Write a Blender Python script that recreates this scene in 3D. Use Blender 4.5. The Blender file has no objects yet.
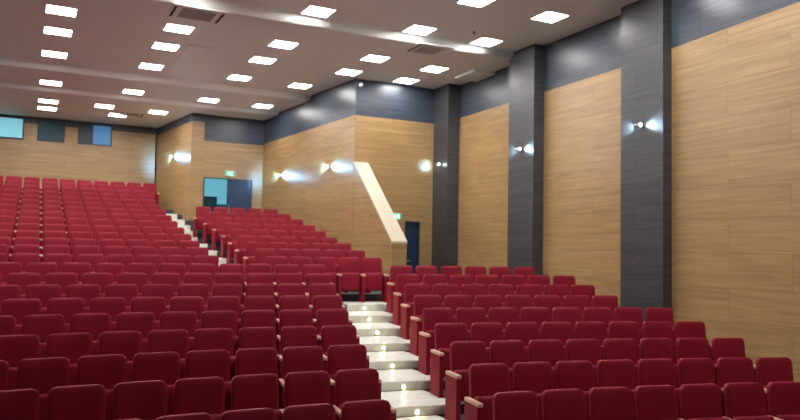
import bpy, bmesh, math, random
from mathutils import Vector, Matrix
random.seed(7)
S = bpy.context.scene
COL = S.collection

# ------------------------------------------------------------------ materials
def nt(name):
    m = bpy.data.materials.new(name); m.use_nodes = True
    n = m.node_tree; b = n.nodes['Principled BSDF']
    return m, n, b

def plain(name, col, rough=.5, metal=0, spec=.5, sheen=0, noise=0, nscale=30, bump=0, coat=0):
    m, n, b = nt(name)
    b.inputs['Base Color'].default_value = (*col, 1)
    b.inputs['Roughness'].default_value = rough
    b.inputs['Metallic'].default_value = metal
    b.inputs['Specular IOR Level'].default_value = spec
    b.inputs['Coat Weight'].default_value = coat
    if sheen:
        b.inputs['Sheen Weight'].default_value = sheen
        b.inputs['Sheen Roughness'].default_value = .4
        b.inputs['Sheen Tint'].default_value = (1, .35, .4, 1)
    tc = n.nodes.new('ShaderNodeTexCoord')
    nz = n.nodes.new('ShaderNodeTexNoise'); nz.inputs['Scale'].default_value = nscale
    nz.inputs['Detail'].default_value = 4
    n.links.new(tc.outputs['Object'], nz.inputs['Vector'])
    if noise:
        mx = n.nodes.new('ShaderNodeMix'); mx.data_type = 'RGBA'
        mx.inputs['A'].default_value = (*[c*(1-noise) for c in col], 1)
        mx.inputs['B'].default_value = (*[min(1, c*(1+noise)) for c in col], 1)
        n.links.new(nz.outputs['Fac'], mx.inputs['Factor'])
        n.links.new(mx.outputs['Result'], b.inputs['Base Color'])
    if bump:
        bp = n.nodes.new('ShaderNodeBump'); bp.inputs['Strength'].default_value = bump
        bp.inputs['Distance'].default_value = .004
        n.links.new(nz.outputs['Fac'], bp.inputs['Height'])
        n.links.new(bp.outputs['Normal'], b.inputs['Normal'])
    return m

def emit(name, col, strength):
    m, n, b = nt(name)
    b.inputs['Base Color'].default_value = (*col, 1)
    b.inputs['Emission Color'].default_value = (*col, 1)
    b.inputs['Emission Strength'].default_value = strength
    return m

def panelled(name, ca, cb, rough, spec, course=.6, length=2.4, groove=.016, seam=.8, grain=1.0, coat=0):
    """veneered acoustic boards: horizontal courses, long grain, fine horizontal grooves.
    Mesh UVs are (metres along the wall, metres up)."""
    m, n, b = nt(name)
    uv = n.nodes.new('ShaderNodeUVMap')
    br = n.nodes.new('ShaderNodeTexBrick')
    br.offset = .5; br.squash = 1
    br.inputs['Scale'].default_value = 1
    br.inputs['Brick Width'].default_value = length
    br.inputs['Row Height'].default_value = course
    br.inputs['Mortar Size'].default_value = .004
    br.inputs['Mortar Smooth'].default_value = .2
    br.inputs['Color1'].default_value = (0, 0, 0, 1)
    br.inputs['Color2'].default_value = (1, 1, 1, 1)
    br.inputs['Mortar'].default_value = (.5, .5, .5, 1)
    n.links.new(uv.outputs['UV'], br.inputs['Vector'])
    mp = n.nodes.new('ShaderNodeMapping'); mp.inputs['Scale'].default_value = (.45, 9, 1)
    n.links.new(uv.outputs['UV'], mp.inputs['Vector'])
    add = n.nodes.new('ShaderNodeVectorMath'); add.operation = 'MULTIPLY_ADD'
    n.links.new(br.outputs['Color'], add.inputs[0]); add.inputs[1].default_value = (7, 3, 5)
    n.links.new(mp.outputs['Vector'], add.inputs[2])
    nz = n.nodes.new('ShaderNodeTexNoise'); nz.inputs['Scale'].default_value = 1.6
    nz.inputs['Detail'].default_value = 6; nz.inputs['Distortion'].default_value = .8
    n.links.new(add.outputs['Vector'], nz.inputs['Vector'])
    # factor = noise spread + board tone
    r = n.nodes.new('ShaderNodeMapRange'); r.inputs['From Min'].default_value = .3; r.inputs['From Max'].default_value = .7
    r.inputs['To Max'].default_value = grain
    n.links.new(nz.outputs['Fac'], r.inputs['Value'])
    ad = n.nodes.new('ShaderNodeMath'); ad.operation = 'MULTIPLY_ADD'
    n.links.new(br.outputs['Color'], ad.inputs[0]); ad.inputs[1].default_value = .18
    n.links.new(r.outputs['Result'], ad.inputs[2])
    mx = n.nodes.new('ShaderNodeMix'); mx.data_type = 'RGBA'
    mx.inputs['A'].default_value = (*ca, 1); mx.inputs['B'].default_value = (*cb, 1)
    n.links.new(ad.outputs['Value'], mx.inputs['Factor'])
    # seams between boards
    sm = n.nodes.new('ShaderNodeMix'); sm.data_type = 'RGBA'
    sm.inputs['B'].default_value = (*[c*seam*.5 for c in ca], 1)
    n.links.new(br.outputs['Fac'], sm.inputs['Factor'])
    n.links.new(mx.outputs['Result'], sm.inputs['A'])
    n.links.new(sm.outputs['Result'], b.inputs['Base Color'])
    # fine horizontal grooves as bump
    wv = n.nodes.new('ShaderNodeTexWave'); wv.bands_direction = 'Y'
    wv.inputs['Scale'].default_value = 1/(groove*20)*2*math.pi/ (2*math.pi) * 1.0
    n.links.new(uv.outputs['UV'], wv.inputs['Vector'])
    bp = n.nodes.new('ShaderNodeBump'); bp.inputs['Strength'].default_value = .12; bp.inputs['Distance'].default_value = .002
    n.links.new(wv.outputs['Fac'], bp.inputs['Height'])
    n.links.new(bp.outputs['Normal'], b.inputs['Normal'])
    b.inputs['Roughness'].default_value = rough
    b.inputs['Specular IOR Level'].default_value = spec
    b.inputs['Coat Weight'].default_value = coat; b.inputs['Coat Roughness'].default_value = .3
    return m

M = {}
M['red'] = plain('red_upholstery', (.235, .0068, .022), .5, spec=.2, noise=.12, nscale=60, bump=.15)
M['redpanel'] = plain('red_side_panel', (.23, .008, .022), .6, spec=.15, noise=.1, nscale=40, bump=.1)
M['armwood'] = plain('beech_armrest', (.62, .36, .27), .4, noise=.15, nscale=20)
M['black'] = plain('black_metal', (.015, .015, .02), .5)
M['wood'] = panelled('honey_veneer', (.29, .165, .064), (.44, .28, .118), .40, .5, seam=1.6, coat=.35)
M['dark'] = panelled('slate_laminate', (.026, .037, .056), (.056, .071, .098), .34, .6, course=.45, length=1.8, seam=.9)
M['pillar'] = panelled('charcoal_laminate', (.030, .032, .038), (.066, .066, .073), .38, .55, course=.45, length=1.3, seam=.9)
M['ceil'] = plain('ceiling_paint', (.82, .83, .815), .55, noise=.03, nscale=.7)
M['cove'] = plain('lamp_lit_ceiling_step', (.90, .92, .92), .3, noise=.02)  # steps paler than the ceiling, lamp wash put into the colour
M['terrace'] = plain('terrace_carpet', (.06, .06, .065), .9, noise=.3, nscale=50)
M['marble'] = None
M['stage'] = plain('pale_stage_floor', (.5, .46, .40), .45)
M['cream'] = plain('cream_paint', (.56, .50, .38), .5, noise=.04, nscale=3)
M['white'] = plain('white_plastic', (.75, .75, .75), .4)
M['alu'] = plain('lamp_metal', (.55, .55, .57), .3, metal=.9)
M['grille'] = plain('grey_grille', (.45, .45, .45), .6, noise=.2, nscale=40)
M['slot'] = plain('dark_slot', (.015, .015, .015), .7)
M['hatch'] = plain('pale_hatch_sheet', (.80, .80, .81), .38, noise=.08, nscale=3)
M['frame'] = plain('dark_frame', (.03, .04, .055), .4)
M['navy'] = plain('navy_door', (.014, .035, .085), .35, noise=.2, nscale=4)
M['glassdark'] = plain('dark_window_glass', (.035, .10, .13), .5, spec=.3)
M['glassnight'] = plain('unlit_window_glass', (.02, .045, .08), .45, spec=.7)
M['corridor'] = plain('corridor_wall', (.12, .42, .52), .7, noise=.05, nscale=2)
M['corridorteal'] = plain('corridor_teal', (.03, .15, .2), .6)
M['lamp'] = emit('panel_light', (1, .97, .95), 30)
M['lampon'] = emit('spot_lens', (.9, .97, 1), 40)
M['steplamp'] = emit('step_lens', (1, .84, .52), 26)
M['cyanlit'] = emit('lit_cyan_window', (.20, .52, .62), .62)
M['bluelit'] = emit('lit_blue_window', (.05, .17, .34), .6)
M['corridorglow'] = emit('corridor_glow_pane', (.17, .50, .62), .62)
M['green'] = emit('exit_green', (.05, .42, .26), .6)
M['pict'] = emit('exit_pictogram', (.8, 1, .95), .9)
def marble():
    m, n, b = nt('pale_marble')
    tc = n.nodes.new('ShaderNodeTexCoord')
    nz = n.nodes.new('ShaderNodeTexNoise'); nz.inputs['Scale'].default_value = 3; nz.inputs['Detail'].default_value = 8
    nz.inputs['Distortion'].default_value = 1.5
    n.links.new(tc.outputs['Object'], nz.inputs['Vector'])
    cr = n.nodes.new('ShaderNodeValToRGB')
    cr.color_ramp.elements[0].position = .3; cr.color_ramp.elements[0].color = (.64, .67, .58, 1)
    cr.color_ramp.elements[1].position = .6; cr.color_ramp.elements[1].color = (.84, .86, .77, 1)
    n.links.new(nz.outputs['Fac'], cr.inputs['Fac']); n.links.new(cr.outputs['Color'], b.inputs['Base Color'])
    b.inputs['Roughness'].default_value = .28
    return m
M['marble'] = marble()

# ------------------------------------------------------------------ helpers
def link(name, me, mat, parent=None, loc=(0, 0, 0), rz=0):
    o = bpy.data.objects.new(name, me); COL.objects.link(o)
    if mat and not me.materials: me.materials.append(mat)
    o.parent = parent; o.location = loc; o.rotation_euler = (0, 0, rz)
    return o

def mesh(name, verts, faces, smooth=False, uvs=None):
    me = bpy.data.meshes.new(name); me.from_pydata([tuple(v) for v in verts], [], faces); me.update()
    if smooth: me.polygons.foreach_set('use_smooth', [True]*len(me.polygons))
    if uvs:
        l = me.uv_layers.new(name='UVMap')
        for p in me.polygons:
            for li in p.loop_indices: l.data[li].uv = uvs[me.loops[li].vertex_index]
    return me

def from_bm(name, bm, smooth=False):
    me = bpy.data.meshes.new(name); bmesh.ops.recalc_face_normals(bm, faces=bm.faces); bm.to_mesh(me); bm.free()
    if smooth: me.polygons.foreach_set('use_smooth', [True]*len(me.polygons))
    return me

def add_box(bm, x0, x1, y0, y1, z0, z1, bev=0, seg=2):
    r = bmesh.ops.create_cube(bm, size=1)
    for v in r['verts']:
        v.co = Vector((x0+(v.co.x+.5)*(x1-x0), y0+(v.co.y+.5)*(y1-y0), z0+(v.co.z+.5)*(z1-z0)))
    if bev:
        es = set(e for v in r['verts'] for e in v.link_edges)
        bmesh.ops.bevel(bm, geom=list(es), offset=bev, segments=seg, affect='EDGES', profile=.5)

def box(name, x0, x1, y0, y1, z0, z1, mat, parent=None, bev=0, loc=(0, 0, 0), rz=0):
    bm = bmesh.new(); add_box(bm, x0, x1, y0, y1, z0, z1, bev)
    return link(name, from_bm(name, bm), mat, parent, loc, rz)

def add_cyl(bm, p0, p1, r0, r1=None, n=16):
    r1 = r0 if r1 is None else r1
    p0, p1 = Vector(p0), Vector(p1); d = p1-p0
    q = d.to_track_quat('Z', 'Y').to_matrix().to_4x4()
    bmesh.ops.create_cone(bm, cap_ends=True, segments=n, radius1=r0, radius2=r1, depth=d.length,
                          matrix=Matrix.Translation((p0+p1)/2) @ q)

def thing(name, label, cat, loc=(0, 0, 0), rz=0, group=None):
    o = bpy.data.objects.new(name, None); COL.objects.link(o); o.location = loc; o.rotation_euler = (0, 0, rz)
    o.empty_display_size = .1
    return tag(o, label, cat, group)
def tag(o, label, cat, group=None):
    o['label'] = label; o['category'] = cat
    if group: o['group'] = group
    return o
def struct(o):
    o['kind'] = 'structure'; return o

def wall_panel(name, p0, p1, zlo, zhi, mat, thick=.1, parent=None, kind=True, u0=0):
    """solid upright slab; front face runs p0->p1 (xy), zlo/zhi may be (at p0, at p1); body lies to the left of p0->p1"""
    p0, p1 = Vector((*p0, 0)), Vector((*p1, 0)); d = (p1-p0); L = d.length; d.normalize()
    nrm = Vector((-d.y, d.x, 0))*thick
    zl = zlo if isinstance(zlo, tuple) else (zlo, zlo); zh = zhi if isinstance(zhi, tuple) else (zhi, zhi)
    v = []; uv = []
    for off in (Vector((0, 0, 0)), nrm):
        for (p, s, a, b) in ((p0, 0, zl[0], zh[0]), (p1, L, zl[1], zh[1])):
            for z in (a, b):
                v.append((p.x+off.x, p.y+off.y, z)); uv.append((u0+s+off.length*.3, z))
    f = [(0, 2, 3, 1), (4, 5, 7, 6), (0, 1, 5, 4), (2, 6, 7, 3), (1, 3, 7, 5), (0, 4, 6, 2)]
    o = link(name, mesh(name, v, f, uvs=uv), mat, parent)
    if kind: struct(o)
    return o

# ------------------------------------------------------------------ seating geometry
CX, CY = .759, -18.789            # centre of the curved rows
def R_(k): return 26.161+.9906*k
ZT = {8: -.25, 9: -.09, 10: .06, 11: .22, 12: .40, 13: .59, 14: .78, 15: .97, 16: 1.16, 17: 1.36, 18: 1.57, 19: 1.78, 20: 2.0, 21: 2.2, 22: 2.4}
def Zt(k): return -1.3476+.12736*k+.001264*k*k if k < 8 else ZT[k]   # top of the backs
H = 1.0
def Zf(k): return Zt(k)-H                                             # floor of row k
def ya(X, R): return CY+math.sqrt(R*R-(X-CX)**2)
FR, BK = .75, .2406                                                   # tread in front / behind the back line

# terraces (one continuous stepped floor)
def recess_x(Y): return 8.30-.124*max(0, Y-19)
def block_x(Y): return 5.02-.148*(Y-25.6)
def terrace():
    v = []; f = []
    def quad(a, b, c, d):
        i = len(v); v.extend([a, b, c, d]); f.append((i, i+1, i+2, i+3))
    for k in range(-4, 22):
        z = Zf(k); zp = Zf(k-1) if k > -4 else z-.1
        xm = 11.05 if k <= 7 else (8.42 if ya(8.3, R_(k)) < 19 else recess_x(ya(7.9, R_(k)))+.06)
        if k >= 17: xm = block_x(min(29.8, ya(4.8, R_(k)-FR)))+.08
        xs = [-12+(xm+12)*i/46 for i in range(47)]
        for a, b in zip(xs, xs[1:]):
            r0, r1 = R_(k)-FR, R_(k)+BK
            y0a, y0b, y1a, y1b = ya(a, r0), ya(b, r0), ya(a, r1), ya(b, r1)
            if k == 21: y1a = y1b = 29.85
            quad((a, y0a, z), (b, y0b, z), (b, y1b, z), (a, y1a, z))
            quad((a, y0a, zp), (b, y0b, zp), (b, y0b, z), (a, y0a, z))
        if k >= 8:
            quad((xm, ya(xm, r0), -1.4), (xm, ya(xm, r1), -1.4), (xm, ya(xm, r1), z), (xm, ya(xm, r0), z))
    return link('floor_terraces', mesh('floor_terraces', v, f), M['terrace'])
struct(terrace())
struct(box('floor_landing', 8.30, 11.1, 12.4, 18.85, -1.55, Zf(7)-.001, M['terrace']))
struct(box('floor_corridor', 4.96, 7.95, 23.35, 27.4, Zf(16)-.2, Zf(16)+.001, M['terrace']))
struct(box('floor', -12, 11.1, -6.5, 4.0, -3.1, Zf(-4)-.1, M['stage']))

# cushion: a padded slab with rounded corners
def pillow(name, w, h, t, r, curve=0, tilt=0, cz=0, cy=0, n=10):
    ss = [math.sin(math.pi/2*(-1+2*i/n)) for i in range(n+1)]
    v = []; idx = {}
    def hw(z):
        q = abs(z)-(h/2-r)
        return w/2 if q <= 0 else w/2-r+math.sqrt(max(0, r*r-q*q))
    for side in (-1, 1):
        for j, tz in enumerate(ss):
            z = tz*h/2
            for i, s in enumerate(ss):
                x = s*hw(z); q = (1-abs(s)**5)*(1-abs(tz)**5)
                y = side*t/2*(.62+.38*math.sqrt(max(0, q)))
                y += curve*((x/(w/2))**2)*-1
                idx[side, i, j] = len(v)
                v.append((x, cy+y*math.cos(tilt)+z*math.sin(tilt), cz+z*math.cos(tilt)-y*math.sin(tilt)))
    f = []
    for j in range(n):
        for i in range(n):
            f.append((idx[-1, i, j], idx[-1, i+1, j], idx[-1, i+1, j+1], idx[-1, i, j+1]))
            f.append((idx[1, i, j], idx[1, i, j+1], idx[1, i+1, j+1], idx[1, i+1, j]))
    for a in range(n):
        f.append((idx[-1, a, n], idx[-1, a+1, n], idx[1, a+1, n], idx[1, a, n]))
        f.append((idx[-1, a, 0], idx[1, a, 0], idx[1, a+1, 0], idx[-1, a+1, 0]))
        f.append((idx[-1, 0, a], idx[-1, 0, a+1], idx[1, 0, a+1], idx[1, 0, a]))
        f.append((idx[-1, n, a], idx[1, n, a], idx[1, n, a+1], idx[-1, n, a+1]))
    bm = bmesh.new(); me = mesh(name, v, f); bm.from_mesh(me); bmesh.ops.remove_doubles(bm, verts=bm.verts, dist=1e-5)
    bpy.data.meshes.remove(me)
    return from_bm(name, bm, True)

ME_back = pillow('backrest', .488, .58, .095, .065, curve=.02, tilt=.13, cz=H-.29, cy=-.005)
ME_pad = pillow('seat_pad', .485, .385, .13, .03, curve=0, tilt=.10, cz=.467, cy=-.165)
bm = bmesh.new(); add_box(bm, -.026, .026, -.35, -.03, 0, .595, .008); ME_side = from_bm('side_panel', bm)
bm = bmesh.new(); add_box(bm, -.033, .033, -.40, -.01, .59, .635, .012, 3); ME_arm = from_bm('armrest', bm, True)
bm = bmesh.new(); add_box(bm, -.034, .034, -.385, -.02, 0, .595, .008); ME_end = from_bm('end_panel', bm)
for me, m in ((ME_back, 'red'), (ME_pad, 'red'), (ME_side, 'redpanel'), (ME_arm, 'armwood'), (ME_end, 'redpanel')):
    me.materials.append(M[m])

def make_seat():
    t = thing('auditorium_seat', '', 'seat')
    link('backrest', ME_back, None, t)
    link('seat_pad', ME_pad, None, t)
    s = link('side_panel', ME_side, None, t, (-.28, 0, 0)); link('armrest', ME_arm, None, s)
    return t
def dup(root):
    r = root.copy(); COL.objects.link(r)
    for ch in list(root.children):
        c = ch.copy(); COL.objects.link(c); c.parent = r
        for g in list(ch.children):
            d = g.copy(); COL.objects.link(d); d.parent = c
    return r

def ordinal(n):
    w = ['', 'first', 'second', 'third', 'fourth', 'fifth', 'sixth', 'seventh', 'eighth', 'ninth', 'tenth', 'eleventh', 'twelfth',
         'thirteenth', 'fourteenth', 'fifteenth', 'sixteenth']
    return w[n]

# camera model (for deciding which seats are in the frame)
RM = Matrix(((0.88638493, 0.0404654, 0.46117709), (-0.4625681, 0.03701304, 0.88581081), (0.01877512, -0.99849516, 0.0515258)))
def proj(p):
    c = RM.transposed() @ Vector(p)
    return (400+718*c.x/c.z, 210+718*c.y/c.z, c.z) if c.z > .1 else (-1e4, 0, 0)

def seen(x, k):
    u, v, z = proj((x, ya(x, R_(k)), Zt(k)-.1)); hw = .26*718/z
    return -hw < u < 800+hw

# (k, centre X, left_end, right_end, block) for every seat
seats = []
def arc_x(s, k): return CX+R_(k)*math.sin(s/R_(k))
RB_start = {k: 6.97+.60*k for k in range(-1, 8)}
RB_start.update({-1: 6.37, 0: 6.96, 1: 7.54, 2: 8.12, 3: 8.72, 4: 9.36, 5: 9.92, 6: 10.5, 7: 11.1})
RB_last = {-1: 15.4, 0: 14.1, 1: 14.65, 2: 15.15, 3: 15.85, 4: 15.4, 5: 15.95, 6: 16.55, 7: 16.2}
LB_last = {-1: 3.48, 0: 4.08, 1: 4.61, 2: 5.13, 3: 5.66, 4: 6.2, 5: 6.72, 6: 7.22, 7: 7.72}
P = .56
aisle_edges = {}
for k in range(-1, 8):
    # front left block, counted from the aisle stairs
    i = 0
    while True:
        c = (LB_last[k]-i)*P+.245
        x = arc_x(c, k); y = ya(x, R_(k))
        if not seen(x, k): break
        seats.append(dict(k=k, x=x, L=False, R=(i == 0), block='FL', i=i+1)); i += 1
    n = int(round(RB_last[k]-RB_start[k]))+1
    for i in range(n):
        c = (RB_start[k]+i*1.012)*P+.245
        x = arc_x(c, k)
        if not seen(x, k): continue
        seats.append(dict(k=k, x=x, L=(i == 0), R=(i == n-1), block='FR', i=i+1))
    aisle_edges[k] = (arc_x((LB_last[k]+1)*P+.0, k), arc_x(RB_start[k]*P-.09, k))
for k in range(8, 22):
    g0 = .30+.009*(k-8); last = 6
    gl = g0+P*last
    if k == 21: gl += P
    i = 0
    while True:
        x = gl-P*(i+.5)
        if not seen(x, k): break
        seats.append(dict(k=k, x=x, L=False, R=(i == 0), block='RL', i=i+1)); i += 1
    if k <= 16:
        rend = {8: 7.19, 9: 7.23, 10: 7.3, 11: 7.34, 12: 7.41, 13: 7.47, 14: 7.45, 15: 7.40, 16: 7.31}[k]+.045
        for i in range(5):
            x = rend-.53*(4.5-i)
            seats.append(dict(k=k, x=x, L=(i == 0), R=(i == 4), block='RR', i=i+1))
        aisle_edges[k] = (gl+.035, rend-.53*5-.03)
    else:
        aisle_edges[k] = (gl+.035, None)

where = {'FL': 'left of the lit stairs', 'FR': 'right of the lit stairs', 'RL': 'rear left block', 'RR': 'rear block below doorway'}
def seat_label(s):
    k, i, b = s['k'], s['i'], s['block']
    if b in ('FL', 'FR'):
        return 'red seat %s, %s row from photo bottom, %s from stairs' % (where[b], ordinal(k+2), ordinal(i))
    if b == 'RL':
        return 'small red seat in rear left block, %s row from back wall, %s from its aisle' % (ordinal(22-k), ordinal(i))
    return 'red seat in block below open doorway, %s row from rear, %s from white steps' % (ordinal(17-k), ordinal(i))
groups = {'FL': 'tip-up seats left of the lit aisle', 'FR': 'tip-up seats right of the lit aisle',
          'RL': 'tip-up seats in the rear left block', 'RR': 'tip-up seats below the rear doorway'}
for s in seats:
    s['y'] = ya(s['x'], R_(s['k'])); s['zc'] = proj((s['x'], s['y'], Zt(s['k'])))[2]
seats.sort(key=lambda s: s['zc'])
proto = make_seat()
NMAX = 312
rest = seats[NMAX:]
for n, s in enumerate(seats[:NMAX]):
    o = proto if n == 0 else dup(proto)
    o.location = (s['x'], s['y'], Zf(s['k']))
    o.rotation_euler = (0, 0, -math.asin((s['x']-CX)/R_(s['k'])))
    o.scale.x = .943 if s['block'] == 'RR' else 1
    o['label'] = seat_label(s); o['group'] = groups[s['block']]
    s['o'] = o
# end panels on the aisle ends (after copying, so that they are not inherited)
for s in seats[:NMAX]:
    o = s['o']
    if s['L']:
        for c in o.children:
            if c.name.startswith('side_panel'):
                c.data = ME_end; c.name = 'end_panel'; c.location.x = -.285
    if s['R']:
        e = link('end_panel', ME_end, None, o, (.285, 0, 0)); link('armrest', ME_arm, None, e)
if rest:
    bm = bmesh.new()
    for s in rest:
        mat = Matrix.Translation((s['x'], s['y'], Zf(s['k']))) @ Matrix.Rotation(-math.asin((s['x']-CX)/R_(s['k'])), 4, 'Z')
        parts = [(ME_back, 0, 0), (ME_pad, 0, 0), (ME_side, -.28, 1), (ME_arm, -.28, 2)]
        if s['R']: parts += [(ME_end, .285, 1), (ME_arm, .285, 2)]
        for me, dx, mi in parts:
            n0 = len(bm.faces); vn = len(bm.verts)
            bm.from_mesh(me); bm.verts.ensure_lookup_table(); bm.faces.ensure_lookup_table()
            for v in bm.verts[vn:]: v.co = mat @ (v.co+Vector((dx, 0, 0)))
            for f in bm.faces[n0:]: f.material_index = mi; f.smooth = mi != 1
    me = bpy.data.meshes.new('auditorium_seats'); bm.to_mesh(me); bm.free()
    for m in ('red', 'redpanel', 'armwood'): me.materials.append(M[m])
    o = link('auditorium_seats', me, None)
    tag(o, 'farthest rows of small red tip-up seats against the back wall', 'seats'); o['kind'] = 'stuff'
print('seats', len(seats), 'rest', len(rest), 'rest rows', sorted(set(s['k'] for s in rest)))

# ------------------------------------------------------------------ aisle stairs
def step(parent, xa, xb, k, y_back=None, top=.018):
    r0, r1 = R_(k)-FR-.03, R_(k)+BK-.034
    if y_back is not None: r1 = R_(k)-FR+y_back
    z1 = Zf(k)+top; z0 = Zf(k-1)+top+.001
    n = 8; v = []; f = []
    xs = [xa+(xb-xa)*i/n for i in range(n+1)]
    for x in xs:
        y0, y1 = ya(x, r0), ya(x, r1)
        v += [(x, y0+.02, z0), (x, y0+.02, z1-.035), (x, y0, z1-.035), (x, y0, z1-.004), (x, y0+.005, z1), (x, y1, z1), (x, y1, z0)]
    m = 7
    for i in range(n):
        for j in range(m):
            a = i*m+j; b = i*m+(j+1) % m
            f.append((a, b, b+m, a+m))
    f.append(tuple(range(m))); f.append(tuple(range(n*m+m-1, n*m-1, -1)))
    bm = bmesh.new(); me = mesh('step', v, f); bm.from_mesh(me); bpy.data.meshes.remove(me)
    return link('step', from_bm('step', bm), M['marble'], parent)
st = thing('aisle_staircase', 'pale marble aisle stairs with a lit spot on every riser', 'stairs', (0, 0, 0))
for k in range(-2, 8):
    e = aisle_edges[max(-1, k)]
    dx = -.35 if k == -2 else 0
    step(st, e[0]+dx+.03, e[1]+dx+.02, k)
step(st, 6.12, 7.2, 8, y_back=.62)
# floor behind: landing runs under the two seats at the head of the stairs
st2 = thing('aisle_staircase', 'narrow pale steps climbing past wooden corner wall to rear', 'stairs', (0, 0, 0))
for k in range(8, 21):
    a, b = aisle_edges[k]
    if b is None: b = min(block_x(ya(4.6, R_(k)))-.04, 4.85)
    step(st2, a+.05, b-.02, k)

# step lights
ln = ['lowest', 'second lowest', 'third lowest', 'middle', 'third highest', 'second highest', 'highest']
for n, (k, u) in enumerate(((2, 417), (3, 403.6), (4, 392), (5, 383.7), (6, 377), (7, 369), (8, 364.5))):
    z = Zf(k)-.062; best = None
    for i in range(400):
        x = 2.5+i*.0125; y = ya(x, R_(k)-FR-.012)
        e = abs(proj((x, y, z))[0]-u)
        if best is None or e < best[0]: best = (e, x, y)
    _, x, y = best
    t = thing('step_light', 'round warm step light, %s on the marble aisle stairs' % ln[n], 'step light',
              (x, y, z), -math.asin((x-CX)/R_(k)), 'riser lights of the marble stairs')
    bm = bmesh.new(); add_cyl(bm, (0, .006, 0), (0, -.008, 0), .045, .04, 20); link('bezel', from_bm('bezel', bm, False), M['alu'], t)
    bm = bmesh.new(); bmesh.ops.create_uvsphere(bm, u_segments=16, v_segments=8, radius=.028)
    for v in bm.verts: v.co.y = v.co.y*.45-.008
    link('lens', from_bm('lens', bm, True), M['steplamp'], t)

# ------------------------------------------------------------------ walls
Z1, Z2, Z3, Z4 = 5.00, 4.83, 4.67, 4.56
def rx(Y): return 10.9+.04*(Y-9)          # right wall
# right wall: body behind, wood field and dark upper band as separate slabs
bays = [(-6.5, 5.55, 4.0, 4.0, 5.02), (6.70, 9.68, 4.02, 3.90, 5.02), (10.81, 13.80, 3.86, 3.85, 5.02), (14.87, 17.90, 3.85, 3.84, 5.02)]
def bay(n, y0, y1, t0, t1, zc):
    e = .08 if n < 2 else 0
    a, b = (rx(y1)-e, y1), (rx(y0)-e, y0)
    wall_panel('wall_right', a, b, -3.1, (t1, t0), M['wood'], .15, u0=-y1)
    wall_panel('wall_right_band', a, b, (t1, t0), zc+.03, M['dark'], .15, u0=-y1)
for n, (y0, y1, t0, t1, zc) in enumerate(bays): bay(n, y0, y1, t0, t1, zc)
# pillars
pil = [(5.55, 6.70, 'nearest charcoal pillar on right wall, beside the photo edge'),
       (9.68, 10.81, 'wide charcoal laminate pillar nearest the camera with bow-tie wall lamp'),
       (13.80, 14.87, 'middle charcoal laminate pillar on the right wall with lamp'),
       (17.90, 18.80, 'narrow far charcoal pillar beside the dark doorway')]
for y0, y1, lab in pil:
    pr = .40 if y0 > 17 else .31
    x0 = rx(y0)-pr; x1 = rx(y1)-pr
    t = thing('wall_pillar', lab, 'pillar', (x0, y0, -2.2), 0, 'charcoal pillars on the right wall')
    v = [(x0, y0), (x1, y1), (rx(y1)+.15, y1), (rx(y0)+.15, y0)]
    zt = 5.02
    zb = -2.4 if y0 < 12 else -1.5
    vv = []; uv = []; f = []
    s = 0
    ring = v+[v[0]]
    for i in range(4):
        L = math.dist(ring[i], ring[i+1])
        b = len(vv)
        for (p, ss) in ((ring[i], s), (ring[i+1], s+L)):
            for z in (zb, zt): vv.append((p[0]-x0, p[1]-y0, z+2.2)); uv.append((ss+y0, z))
        f.append((b, b+1, b+3, b+2)); s += L
    b = len(vv)
    for p in v: vv.append((p[0]-x0, p[1]-y0, zt+2.2)); uv.append((0, 0))
    f.append((b, b+1, b+2, b+3))
    link('shaft', mesh('shaft', vv, f, uvs=uv), M['pillar'], t)

# stairwell back wall (faces the camera) with doorway; door hole X 9.93..10.50, top .75
Yb = 18.8
dx0, dx1, dz = 9.96, 10.46, .77
wall_panel('wall_stairwell', (8.28, Yb), (dx0, Yb), -1.5, 3.77, M['wood'], .15)
wall_panel('wall_stairwell', (dx1, Yb), (11.3, Yb), -1.5, 3.77, M['wood'], .15, u0=dx1-8.2)
wall_panel('wall_stairwell', (dx0, Yb), (dx1, Yb), dz, 3.77, M['wood'], .15, u0=dx0-8.2)
wall_panel('wall_stairwell_band', (8.28, Yb), (11.3, Yb), 3.77, 4.9, M['dark'], .15)
# door
d = box('door_1', dx0+.04, dx1-.04, Yb+.09, Yb+.13, -1.39, dz-.04, M['navy']); struct(d)
fr = bmesh.new()
add_box(fr, dx0, dx0+.04, Yb-.02, Yb+.13, -1.39, dz); add_box(fr, dx1-.04, dx1, Yb-.02, Yb+.13, -1.39, dz)
add_box(fr, dx0+.04, dx1-.04, Yb-.02, Yb+.13, dz-.04, dz)
link('door_frame', from_bm('door_frame', fr), M['frame'], d)
bm = bmesh.new(); add_cyl(bm, (dx0+.10, Yb+.02, -.4), (dx0+.22, Yb+.02, -.4), .012); add_cyl(bm, (dx0+.10, Yb+.09, -.4), (dx0+.10, Yb+.02, -.4), .012)
link('door_handle', from_bm('door_handle', bm), M['alu'], d)

# recess side wall: from far corner (7.5,25.6) to (8.27,19) ; continues as sloping parapet to the camera
pc, pf = (8.27, 18.795), (7.63, 25.55)
wall_panel('wall_recess', pf, pc, -1.5, (3.68, 3.77), M['wood'], .25)
wall_panel('wall_recess_band', pf, pc, (3.68, 3.77), 4.9, M['dark'], .25)
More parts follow.
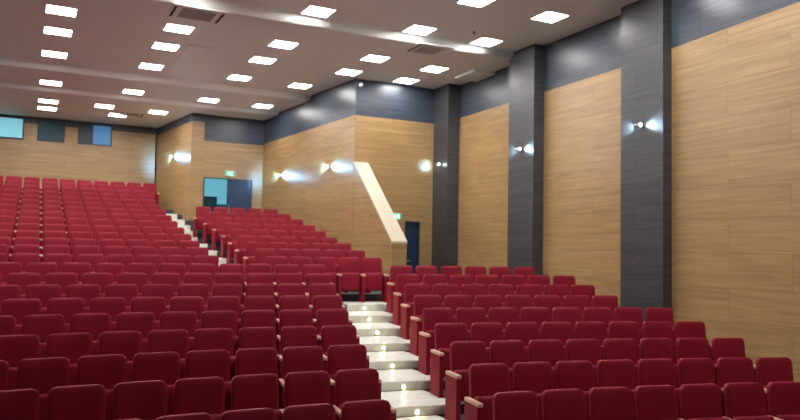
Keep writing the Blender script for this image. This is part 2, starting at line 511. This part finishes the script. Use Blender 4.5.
# parapet: left face X 8.27@18.95 -> 8.42@16.6, thickness .44, sloping cream top from 2.42 to .13
pw = .43
A0, A1 = Vector((8.275, 18.79, 0)), Vector((8.43, 16.6, 0))
def parapet():
    t = thing('stair_parapet', 'wood-clad parapet wall with steep sloping cream top beside doorway', 'parapet wall', (8.43, 16.6, -1.39))
    o = Vector((8.43, 16.6, -1.39))
    def prism(name, mat, zlo, zhi, w0, w1, ext=0):
        a0 = A0; a1 = A1+(A1-A0).normalized()*ext
        v = []; uv = []
        for a, zl, zh in ((a0, zlo[0], zhi[0]), (a1, zlo[1], zhi[1])):
            for dx in (w0, w1):
                for z in (zl, zh):
                    p = Vector((a.x+dx, a.y, z)); v.append(p-o); uv.append((-p.y+p.x*.7, p.z))
        f = [(0, 1, 5, 4), (2, 6, 7, 3), (0, 2, 3, 1), (4, 5, 7, 6), (1, 3, 7, 5), (0, 4, 6, 2)]
        return link(name, mesh(name, v, f, uvs=uv), mat, t)
    prism('parapet_body', M['wood'], (-1.39, -1.39), (2.36, .09), 0, pw)
    prism('parapet_cap', M['cream'], (2.36, .09), (2.42, .15), -.015, pw+.01, .01)
parapet()

# rear block with its angled flank, then recess wall with doorway, then back wall
wall_panel('wall_block', (4.50, 29.75), (5.02, 25.55), -.2, 4.27, M['wood'], .15)
wall_panel('wall_block_band', (4.50, 29.75), (5.02, 25.55), 4.27, 4.75, M['dark'], .15)
wall_panel('wall_block', (5.02, 25.55), (5.46, 25.55), -.2, 4.27, M['wood'], .3, u0=4.2)
wall_panel('wall_block_band', (5.02, 25.55), (5.46, 25.55), 4.27, 4.75, M['dark'], .3, u0=4.2)
Yr = 25.62; ox0, ox1, oz = 5.50, 7.25, 2.34
wall_panel('wall_recess_back', (5.40, Yr), (ox0, Yr), 0, 3.63, M['wood'], .15)
wall_panel('wall_recess_back', (ox1, Yr), (7.85, Yr), 0, 3.63, M['wood'], .15, u0=1.8)
wall_panel('wall_recess_back', (ox0, Yr), (ox1, Yr), oz, 3.63, M['wood'], .15)
wall_panel('wall_recess_back_band', (5.40, Yr), (7.85, Yr), 3.63, 4.75, M['dark'], .15)
# doorway 2: one leaf open on a blue lit corridor, the other a dark leaf
d2 = box('door_2', 6.35, ox1-.03, Yr+.03, Yr+.07, .17, oz-.03, M['navy']); struct(d2)
bm = bmesh.new()
add_box(bm, ox0, ox0+.03, Yr-.02, Yr+.13, .17, oz); add_box(bm, ox1-.03, ox1, Yr-.02, Yr+.13, .17, oz); add_box(bm, ox0+.03, ox1-.03, Yr-.02, Yr+.13, oz-.03, oz)
link('door_frame', from_bm('door_frame', bm), M['frame'], d2)
bm = bmesh.new()
for i in range(7): add_cyl(bm, (6.42+i*.105, Yr+.02, 2.28), (6.52+i*.105, Yr+.02, 1.4), .006, n=6)
link('door_reflections', from_bm('door_reflections', bm), M['frame'], d2)  # thin diagonal bars added for reflections on the dark leaf
bm = bmesh.new(); add_cyl(bm, (6.42, Yr-.03, 1.1), (6.42, Yr-.03, 1.4), .014); add_cyl(bm, (6.42, Yr+.03, 1.12), (6.42, Yr-.03, 1.12), .01)
link('door_handle', from_bm('door_handle', bm), M['alu'], d2)
struct(box('wall_corridor', 5.0, 8.2, 27.4, 27.5, .1, 3.0, M['corridor']))
struct(box('wall_corridor_side', 5.3, 5.4, 25.9, 27.4, .1, 3.0, M['corridor']))
struct(box('wall_corridor_side', 8.1, 8.2, 25.8, 27.4, .1, 3.0, M['corridor']))
struct(box('ceiling_corridor', 5.3, 8.2, 25.8, 27.5, 3.0, 3.1, M['corridor']))
w = box('window_corridor', 5.45, 7.9, 27.36, 27.40, 1.5, 2.85, M['corridorglow']); struct(w)  # glowing pane added behind the doorway for its blue light
t = box('corridor_reflection', 5.42, 6.3, 26.9, 27.2, .17, 1.75, M['corridorteal'], bev=.02)  # teal block standing in for a dark reflection in the doorway
tag(t, 'dark teal shape added for a reflection in the blue corridor behind open doorway', 'reflection shape')

# back wall with projection windows
Yw = 29.75
wins = [(-1.55, -.20, 3.70, 4.50), (.24, 1.17, 3.70, 4.50), (1.62, 2.83, 3.68, 4.50)]
xs = [-12]+[v for w in wins for v in w[:2]]+[4.45]
wall_panel('wall_back', (-12, Yw), (4.45, Yw), .8, 3.68, M['wood'], .15)
for i in range(0, len(xs), 2):
    wall_panel('wall_back_pier', (xs[i], Yw), (xs[i+1], Yw), 3.68, 4.30, M['wood'], .15, u0=xs[i]+12)
    wall_panel('wall_back_band', (xs[i], Yw), (xs[i+1], Yw), 4.30, 4.75, M['dark'], .15, u0=xs[i]+12)
for i, (a, b, z0, z1) in enumerate(wins):
    wall_panel('wall_back_lintel', (a, Yw), (b, Yw), z1, 4.75, M['dark'], .15)
    bm = bmesh.new()
    fw = .045
    add_box(bm, a, a+fw, Yw-.015, Yw+.12, z0, z1); add_box(bm, b-fw, b, Yw-.015, Yw+.12, z0, z1)
    add_box(bm, a+fw, b-fw, Yw-.015, Yw+.12, z0, z0+fw); add_box(bm, a+fw, b-fw, Yw-.015, Yw+.12, z1-fw, z1)
    w = struct(link('window_%d' % (i+1), from_bm('window', bm), M['frame']))
    g = ['cyanlit', 'glassdark', None][i]
    if g: box('pane', a+fw, b-fw, Yw+.05, Yw+.06, z0+fw, z1-fw, M[g], w)
    else:
        m_ = a+.43*(b-a)
        box('pane', a+fw, m_-.01, Yw+.05, Yw+.06, z0+fw, z1-fw, M['glassnight'], w)
        box('mullion', m_-.01, m_+.01, Yw+.02, Yw+.08, z0+fw, z1-fw, M['frame'], w)
        box('pane', m_+.01, b-fw, Yw+.05, Yw+.06, z0+fw, z1-fw, M['bluelit'], w)
# unseen sides that close the hall
wall_panel('wall_left', (-12, -6.5), (-12, 29.85), -3.1, 5.0, M['cream'], .15)
wall_panel('wall_front', (11.1, -6.5), (-12, -6.5), -3.1, 5.0, M['cream'], .15)

# ------------------------------------------------------------------ ceiling
def ceiling():
    # profile in (Y, Z) running back; coves drop in rounded steps
    pts = [(-6.6, Z1)]
    def cove(y, za, zb, run=.42):
        n = 8
        pts.append((y-.05, za))
        for i in range(n+1):
            t = i/n; pts.append((y+run*t, za+(zb-za)*(.5-.5*math.cos(math.pi*t))))
    cove(14.62, Z1, Z2, .20); cove(21.65, Z2, Z3, .20); cove(24.2, Z3, Z4, .20)
    pts.append((29.9, Z4))
    v = []; f = []
    for x in (-12.1, 11.5):
        for y, z in pts: v.append((x, y, z))
    n = len(pts)
    for i in range(n-1): f.append((i, i+n, i+n+1, i+1))
    top = len(v)
    me = mesh('ceiling', v, f)
    me.materials.append(M['ceil']); me.materials.append(M['cove'])
    for p in me.polygons:
        z = [me.vertices[i].co.z for i in p.vertices]
        if max(z)-min(z) > 1e-4: p.material_index = 1; 
        p.use_smooth = max(z)-min(z) > 1e-4
    o = link('ceiling', me, None)
    sol = o.modifiers.new('s', 'SOLIDIFY'); sol.thickness = .12; sol.offset = 1
    return struct(o)
ceiling()
def zceil(y): return Z1 if y < 14.6 else Z2 if y < 21.65 else Z3 if y < 24.2 else Z4
sb = box('trim_1', 10.5, 11.25, 16.0, 17.0, 4.74, 4.829, M['ceil'], bev=.01); struct(sb)

def ceiling_light(x, y, lab):
    z = zceil(y)
    t = thing('ceiling_light', lab, 'ceiling light', (x, y, z), 0, 'square ceiling panel lights')
    a = .30
    bm = bmesh.new()
    for q in ((-a, a, -a, -a+.02), (-a, a, a-.02, a), (-a, -a+.02, -a+.02, a-.02), (a-.02, a, -a+.02, a-.02)):
        add_box(bm, q[0], q[1], q[2], q[3], -.012, 0)
    link('light_frame', from_bm('light_frame', bm), M['white'], t)
    box('diffuser', -a+.02, a-.02, -a+.02, a-.02, -.010, -.002, M['lamp'], t)
colx = [.48, 2.88, 5.33, 7.79]
rowname = {16.5: 'third row from camera', 18.2: 'fourth row from camera', 20.5: 'fifth row from camera'}
L = [(7.88, 11.97, 'bright square ceiling light cut by photo top edge, left one'),
     (9.80, 12.02, 'nearest right square ceiling light above the wide charcoal pillar'),
     (5.36, 14.25, 'square light washing the first ceiling step, leftmost of three'),
     (7.85, 14.27, 'square light washing the first ceiling step, middle of three'),
     (9.70, 14.28, 'square light washing the first ceiling step, rightmost of three'),
     (9.63, 16.65, 'square ceiling light near far pillar, right of the air vent'),
     (9.62, 18.25, 'square ceiling light just above the stairwell wall, right one'),
     (7.2, 20.55, 'square ceiling light left of the recess wall corner')]
for j, x in enumerate(colx):
    cn = ['leftmost', 'second', 'third', 'fourth'][j]
    for r, y in zip(('front', 'middle', 'rear'), (16.5, 18.2, 20.5)):
        if j == 3 and r == 'rear': continue
        L.append((x, y, 'square ceiling light, %s column from left, %s of its ceiling section' % (cn, r)))
for x, y, w in ((.49, 23.5, 'leftmost'), (2.8, 23.5, 'second'), (5.13, 23.5, 'third'), (6.93, 23.5, 'rightmost')):
    L.append((x, y, 'small square light on narrow ceiling strip between steps, %s of four' % w))
for x, y, w in ((.49, 26.05, 'leftmost of front three'), (2.19, 25.95, 'middle of front three'), (3.95, 26.08, 'rightmost of front three'),
                (.49, 27.5, 'left of rear two'), (2.78, 27.5, 'right of rear two')):
    L.append((x, y, 'small square light in rearmost ceiling section, %s' % w))
for x in (-1.92, -4.32, -6.8):  # unseen columns past the left edge, added to light the hall
    for y in (11.9, 14.15, 16.5, 18.2, 20.5, 23.2, 26.2): L.append((x, y, None))
for x in (.48, 2.88, 5.3): L.append((x, 11.9, None))  # unseen lamps filling out these rows, added to light the hall
for x in (.48, 2.88): L.append((x, 14.15, None))
for x in (-4.32, -1.92, .48, 2.88, 5.3, 7.8, 9.7): L.append((x, 9.5, None))  # unseen row added to brighten ceiling, walls and seats
for x in (5.3, 7.8, 9.7):  # unseen front lamps added to light seat fronts and near wall
    for y in (7.2, 4.9, 2.6): L.append((x, y, None))
nn = 0
for x, y, lab in L:
    if lab is None:
        nn += 1
        xs_ = {-1.92: 'first', -4.32: 'second', -6.8: 'third'}.get(x)
        ys_ = {2.6: 'eleventh', 4.9: 'tenth', 7.2: 'ninth', 9.5: 'eighth', 11.9: 'seventh', 14.15: 'sixth', 16.5: 'fifth', 18.2: 'fourth', 20.5: 'third', 23.2: 'second', 26.2: 'last'}[y]
        lab = ('added unseen ceiling light outside left frame edge, %s column, %s row from back' % (xs_, ys_)) if xs_ else \
            'added unseen ceiling light above photo top edge, %s column, %s row from back' % ({.48: 'left', 2.88: 'centre', 5.3: 'right of centre', 7.8: 'next to wall', 9.7: 'wall'}[x], ys_)
    ceiling_light(x, y, lab)

def vent(x, y, sx, sy, lab, side):
    z = zceil(y)
    t = thing('ceiling_vent', lab, 'air vent', (x, y, z), 0, 'ceiling air conditioning vents')
    box('vent_cover', -sx/2, sx/2, -sy/2, sy/2, -.02, 0, M['ceil'], t, .006)
    g = box('grille', -sx*.30, sx*.30, -sy*.33, sy*.33, -.028, -.0205, M['grille'], t)
    bm = bmesh.new()
    for i in range(9):
        yy = -sy*.30+sy*.60*i/8; add_box(bm, -sx*.29, sx*.29, yy-.008, yy+.008, -.034, -.0285)
    link('slat', from_bm('slat', bm), M['grille'], g)
    for s in side: box('slot', s*sx*.42-.025, s*sx*.42+.025, -sy*.38, sy*.38, -.026, -.0205, M['slot'], t)
vent(3.02, 15.25, 1.15, .95, 'cassette air vent with two dark slots near photo top edge', (-1, 1))
vent(8.55, 15.05, .95, .9, 'grey air vent between bright ceiling lights, one dark slot', (-1,))
vent(3.2, 27.0, .8, .8, 'small far air vent among the rearmost ceiling lights', (-1, 1))
tag(box('access_panel', 3.35, 3.95, 17.7, 21.2, 4.818, 4.829, M['hatch']), 'glossy pale ceiling strip panel beside the second column of lights', 'ceiling panel')
tag(box('access_panel', 3.35, 3.95, 22.1, 23.9, 4.658, 4.669, M['hatch']), 'glossy pale ceiling panel between the two rear ceiling steps', 'ceiling panel')
bm = bmesh.new(); add_cyl(bm, (0, 0, 0), (0, 0, -.012), .04, .035); add_cyl(bm, (0, 0, -.012), (0, 0, -.07), .016, .012)
o = link('sprinkler', from_bm('sprinkler', bm), M['slot'], None, (9.0, 13.75, Z1)); tag(o, 'small dark sprinkler hanging from ceiling near the right lights', 'sprinkler')
# security camera on the band above the stairwell corner
t = thing('security_camera', 'small white dome camera at dark band corner under ceiling', 'camera', (8.42, 18.80, 4.66))
bm = bmesh.new(); add_cyl(bm, (0, 0, 0), (0, -.03, 0), .05); link('mount', from_bm('mount', bm), M['white'], t)
bm = bmesh.new(); bmesh.ops.create_uvsphere(bm, u_segments=16, v_segments=10, radius=.055)
for v in bm.verts: v.co.y -= .07
link('camera_dome', from_bm('camera_dome', bm, True), M['white'], t)

# ------------------------------------------------------------------ exit signs
def exit_sign(x, y, z, w, h, lab):
    t = thing('exit_sign', lab, 'exit sign', (x, y, z))
    box('sign_box', -w/2, w/2, -.05, 0, -h/2, h/2, M['white'], t, .006)
    box('sign_face', -w/2+.012, w/2-.012, -.056, -.0505, -h/2+.012, h/2-.012, M['green'], t)
    bm = bmesh.new(); s = h
    add_cyl(bm, (-.05, -.0565, .28*s), (-.05, -.060, .28*s), .07*s, n=12)                 # head
    def bar(a, b, wd):
        a = Vector((a[0], 0, a[1])); b = Vector((b[0], 0, b[1])); d = (b-a).normalized(); n_ = Vector((-d.z, 0, d.x))*wd
        vs = [bm.verts.new((p.x, yy, p.z)) for yy in (-.0565, -.0600) for p in (a+n_, a-n_, b-n_, b+n_)]
        for q in ((0, 1, 2, 3), (4, 7, 6, 5), (0, 4, 5, 1), (1, 5, 6, 2), (2, 6, 7, 3), (3, 7, 4, 0)): bm.faces.new([vs[i] for i in q])
    bar((-.05, .18*s), (-.06, -.05*s), .06*s); bar((-.06, -.05*s), (-.01, -.2*s), .035*s); bar((-.01, -.2*s), (-.02, -.36*s), .03*s)
    bar((-.06, -.05*s), (-.11, -.3*s), .035*s); bar((-.05, .15*s), (.0, .05*s), .03*s); bar((-.05, .15*s), (-.11, .02*s), .03*s)
    bar((.05, -.34*s), (.05, .34*s), .13*s)
    link('pictogram', from_bm('pictogram', bm), M['pict'], t)
exit_sign(6.42, Yr-.001, 2.52, .34, .2, 'green emergency exit sign above the rear corridor doorway')
exit_sign(9.66, Yb-.001, .90, .3, .2, 'green emergency exit sign above the dark stairwell door')

# ------------------------------------------------------------------ two-way wall lamps
def wall_lamp(p, along, out, lab, power=60, both=(1, 1), e_col=(.45, .76, 1), tilt=.30):
    """along: unit vector of the wall; out: unit normal into the room"""
    a = Vector((*along, 0)).normalized(); o_ = Vector((*out, 0)).normalized()
    t = thing('wall_lamp', lab, 'wall lamp', p, math.atan2(a.y, a.x), 'two-way wall lamps')
    # local x = along the wall; find local out
    rot = Matrix.Rotation(-math.atan2(a.y, a.x), 3, 'Z'); lo = rot @ o_
    bm = bmesh.new(); q = lo*.02
    add_box(bm, -.05, .05, min(0, lo.y*.02), max(0, lo.y*.02), -.05, .05, .004); link('back_plate', from_bm('back_plate', bm), M['alu'], t)
    bm = bmesh.new(); add_cyl(bm, (0, lo.y*.02, 0), (0, lo.y*.07, 0), .012); add_cyl(bm, (-.08, lo.y*.09, 0), (.08, lo.y*.09, 0), .036, n=20)
    link('lamp_body', from_bm('lamp_body', bm), M['alu'], t)
    for s, on in zip((-1, 1), both):
        if not on: continue
        bm = bmesh.new(); add_cyl(bm, (s*.0805, lo.y*.09, 0), (s*.084, lo.y*.09, 0), .031, n=20)
        link('lens', from_bm('lens', bm), M['lampon'], t)
        ld = bpy.data.lights.new('lamp_beam', 'SPOT'); ld.energy = power; ld.color = e_col; ld.spot_size = math.radians(75); ld.spot_blend = 1
        ld.shadow_soft_size = .02
        lob = bpy.data.objects.new('lamp_beam', ld); COL.objects.link(lob); lob.parent = t
        lob.location = (s*.09, lo.y*.09, 0)
        dirn = Vector((s, -lo.y*tilt, 0))
        lob.rotation_euler = dirn.to_track_quat('-Z', 'Y').to_euler()
wa = Vector((.04, 1)).normalized(); wo = (-1, .04)
for yc, lab in ((6.1, 'two-way wall lamp on the pillar just outside the right edge'),
                (10.25, 'two-way wall lamp on the widest charcoal pillar'),
                (14.33, 'two-way wall lamp on the middle charcoal pillar'),
                (18.35, 'two-way wall lamp on the narrow far charcoal pillar')):
    wall_lamp((rx(yc)-(.401 if yc > 17 else .311), yc, 2.47), wa, wo, lab, 26 if yc > 17 else 60, tilt=-.45 if yc > 17 else .3, e_col=(.25, .6, 1) if yc > 17 else (.5, .8, 1))
ra = Vector((pf[0]-pc[0], pf[1]-pc[1])).normalized(); ro = (-ra.y, ra.x)
def on_rec(y): return pc[0]+(pf[0]-pc[0])*(y-pc[1])/(pf[1]-pc[1])
for y, lab in ((20.35, 'two-way wall lamp on recess wall, nearer the stairwell corner'), (24.0, 'two-way wall lamp on recess wall, nearer the rear doorway')):
    wall_lamp((on_rec(y)-.002, y, 2.40), ra, ro, lab, 130, e_col=(.22, .58, 1))
ba = Vector((4.50-5.02, 29.75-25.55)).normalized(); bo = (-ba.y, ba.x)
wall_lamp((4.765, 27.58, 3.2), ba, bo, 'two-way wall lamp on the wood wall beside rear left seats', 150, e_col=(.22, .58, 1))

# corridor is lit from within only by its added glowing pane
# ------------------------------------------------------------------ world, camera
w = bpy.data.worlds.new('World'); S.world = w; w.use_nodes = True
w.node_tree.nodes['Background'].inputs[0].default_value = (.5, .55, .65, 1)
w.node_tree.nodes['Background'].inputs[1].default_value = .02
cd = bpy.data.cameras.new('Camera'); cam = bpy.data.objects.new('Camera', cd); COL.objects.link(cam)
cd.sensor_fit = 'HORIZONTAL'; cd.sensor_width = 36; cd.lens = 718/800*36; cd.clip_end = 200
m = Matrix(((RM[0][0], -RM[0][1], -RM[0][2]), (RM[1][0], -RM[1][1], -RM[1][2]), (RM[2][0], -RM[2][1], -RM[2][2])))
cam.rotation_euler = m.to_euler()
cd.dof.use_dof = True; cd.dof.focus_distance = 8.0; cd.dof.aperture_fstop = 1.6
S.camera = cam
S.view_settings.view_transform = 'Standard'; S.view_settings.look = 'None'
S.view_settings.exposure = .40; S.view_settings.gamma = 1
try: S.view_settings.use_curve_mapping = False
except Exception: pass
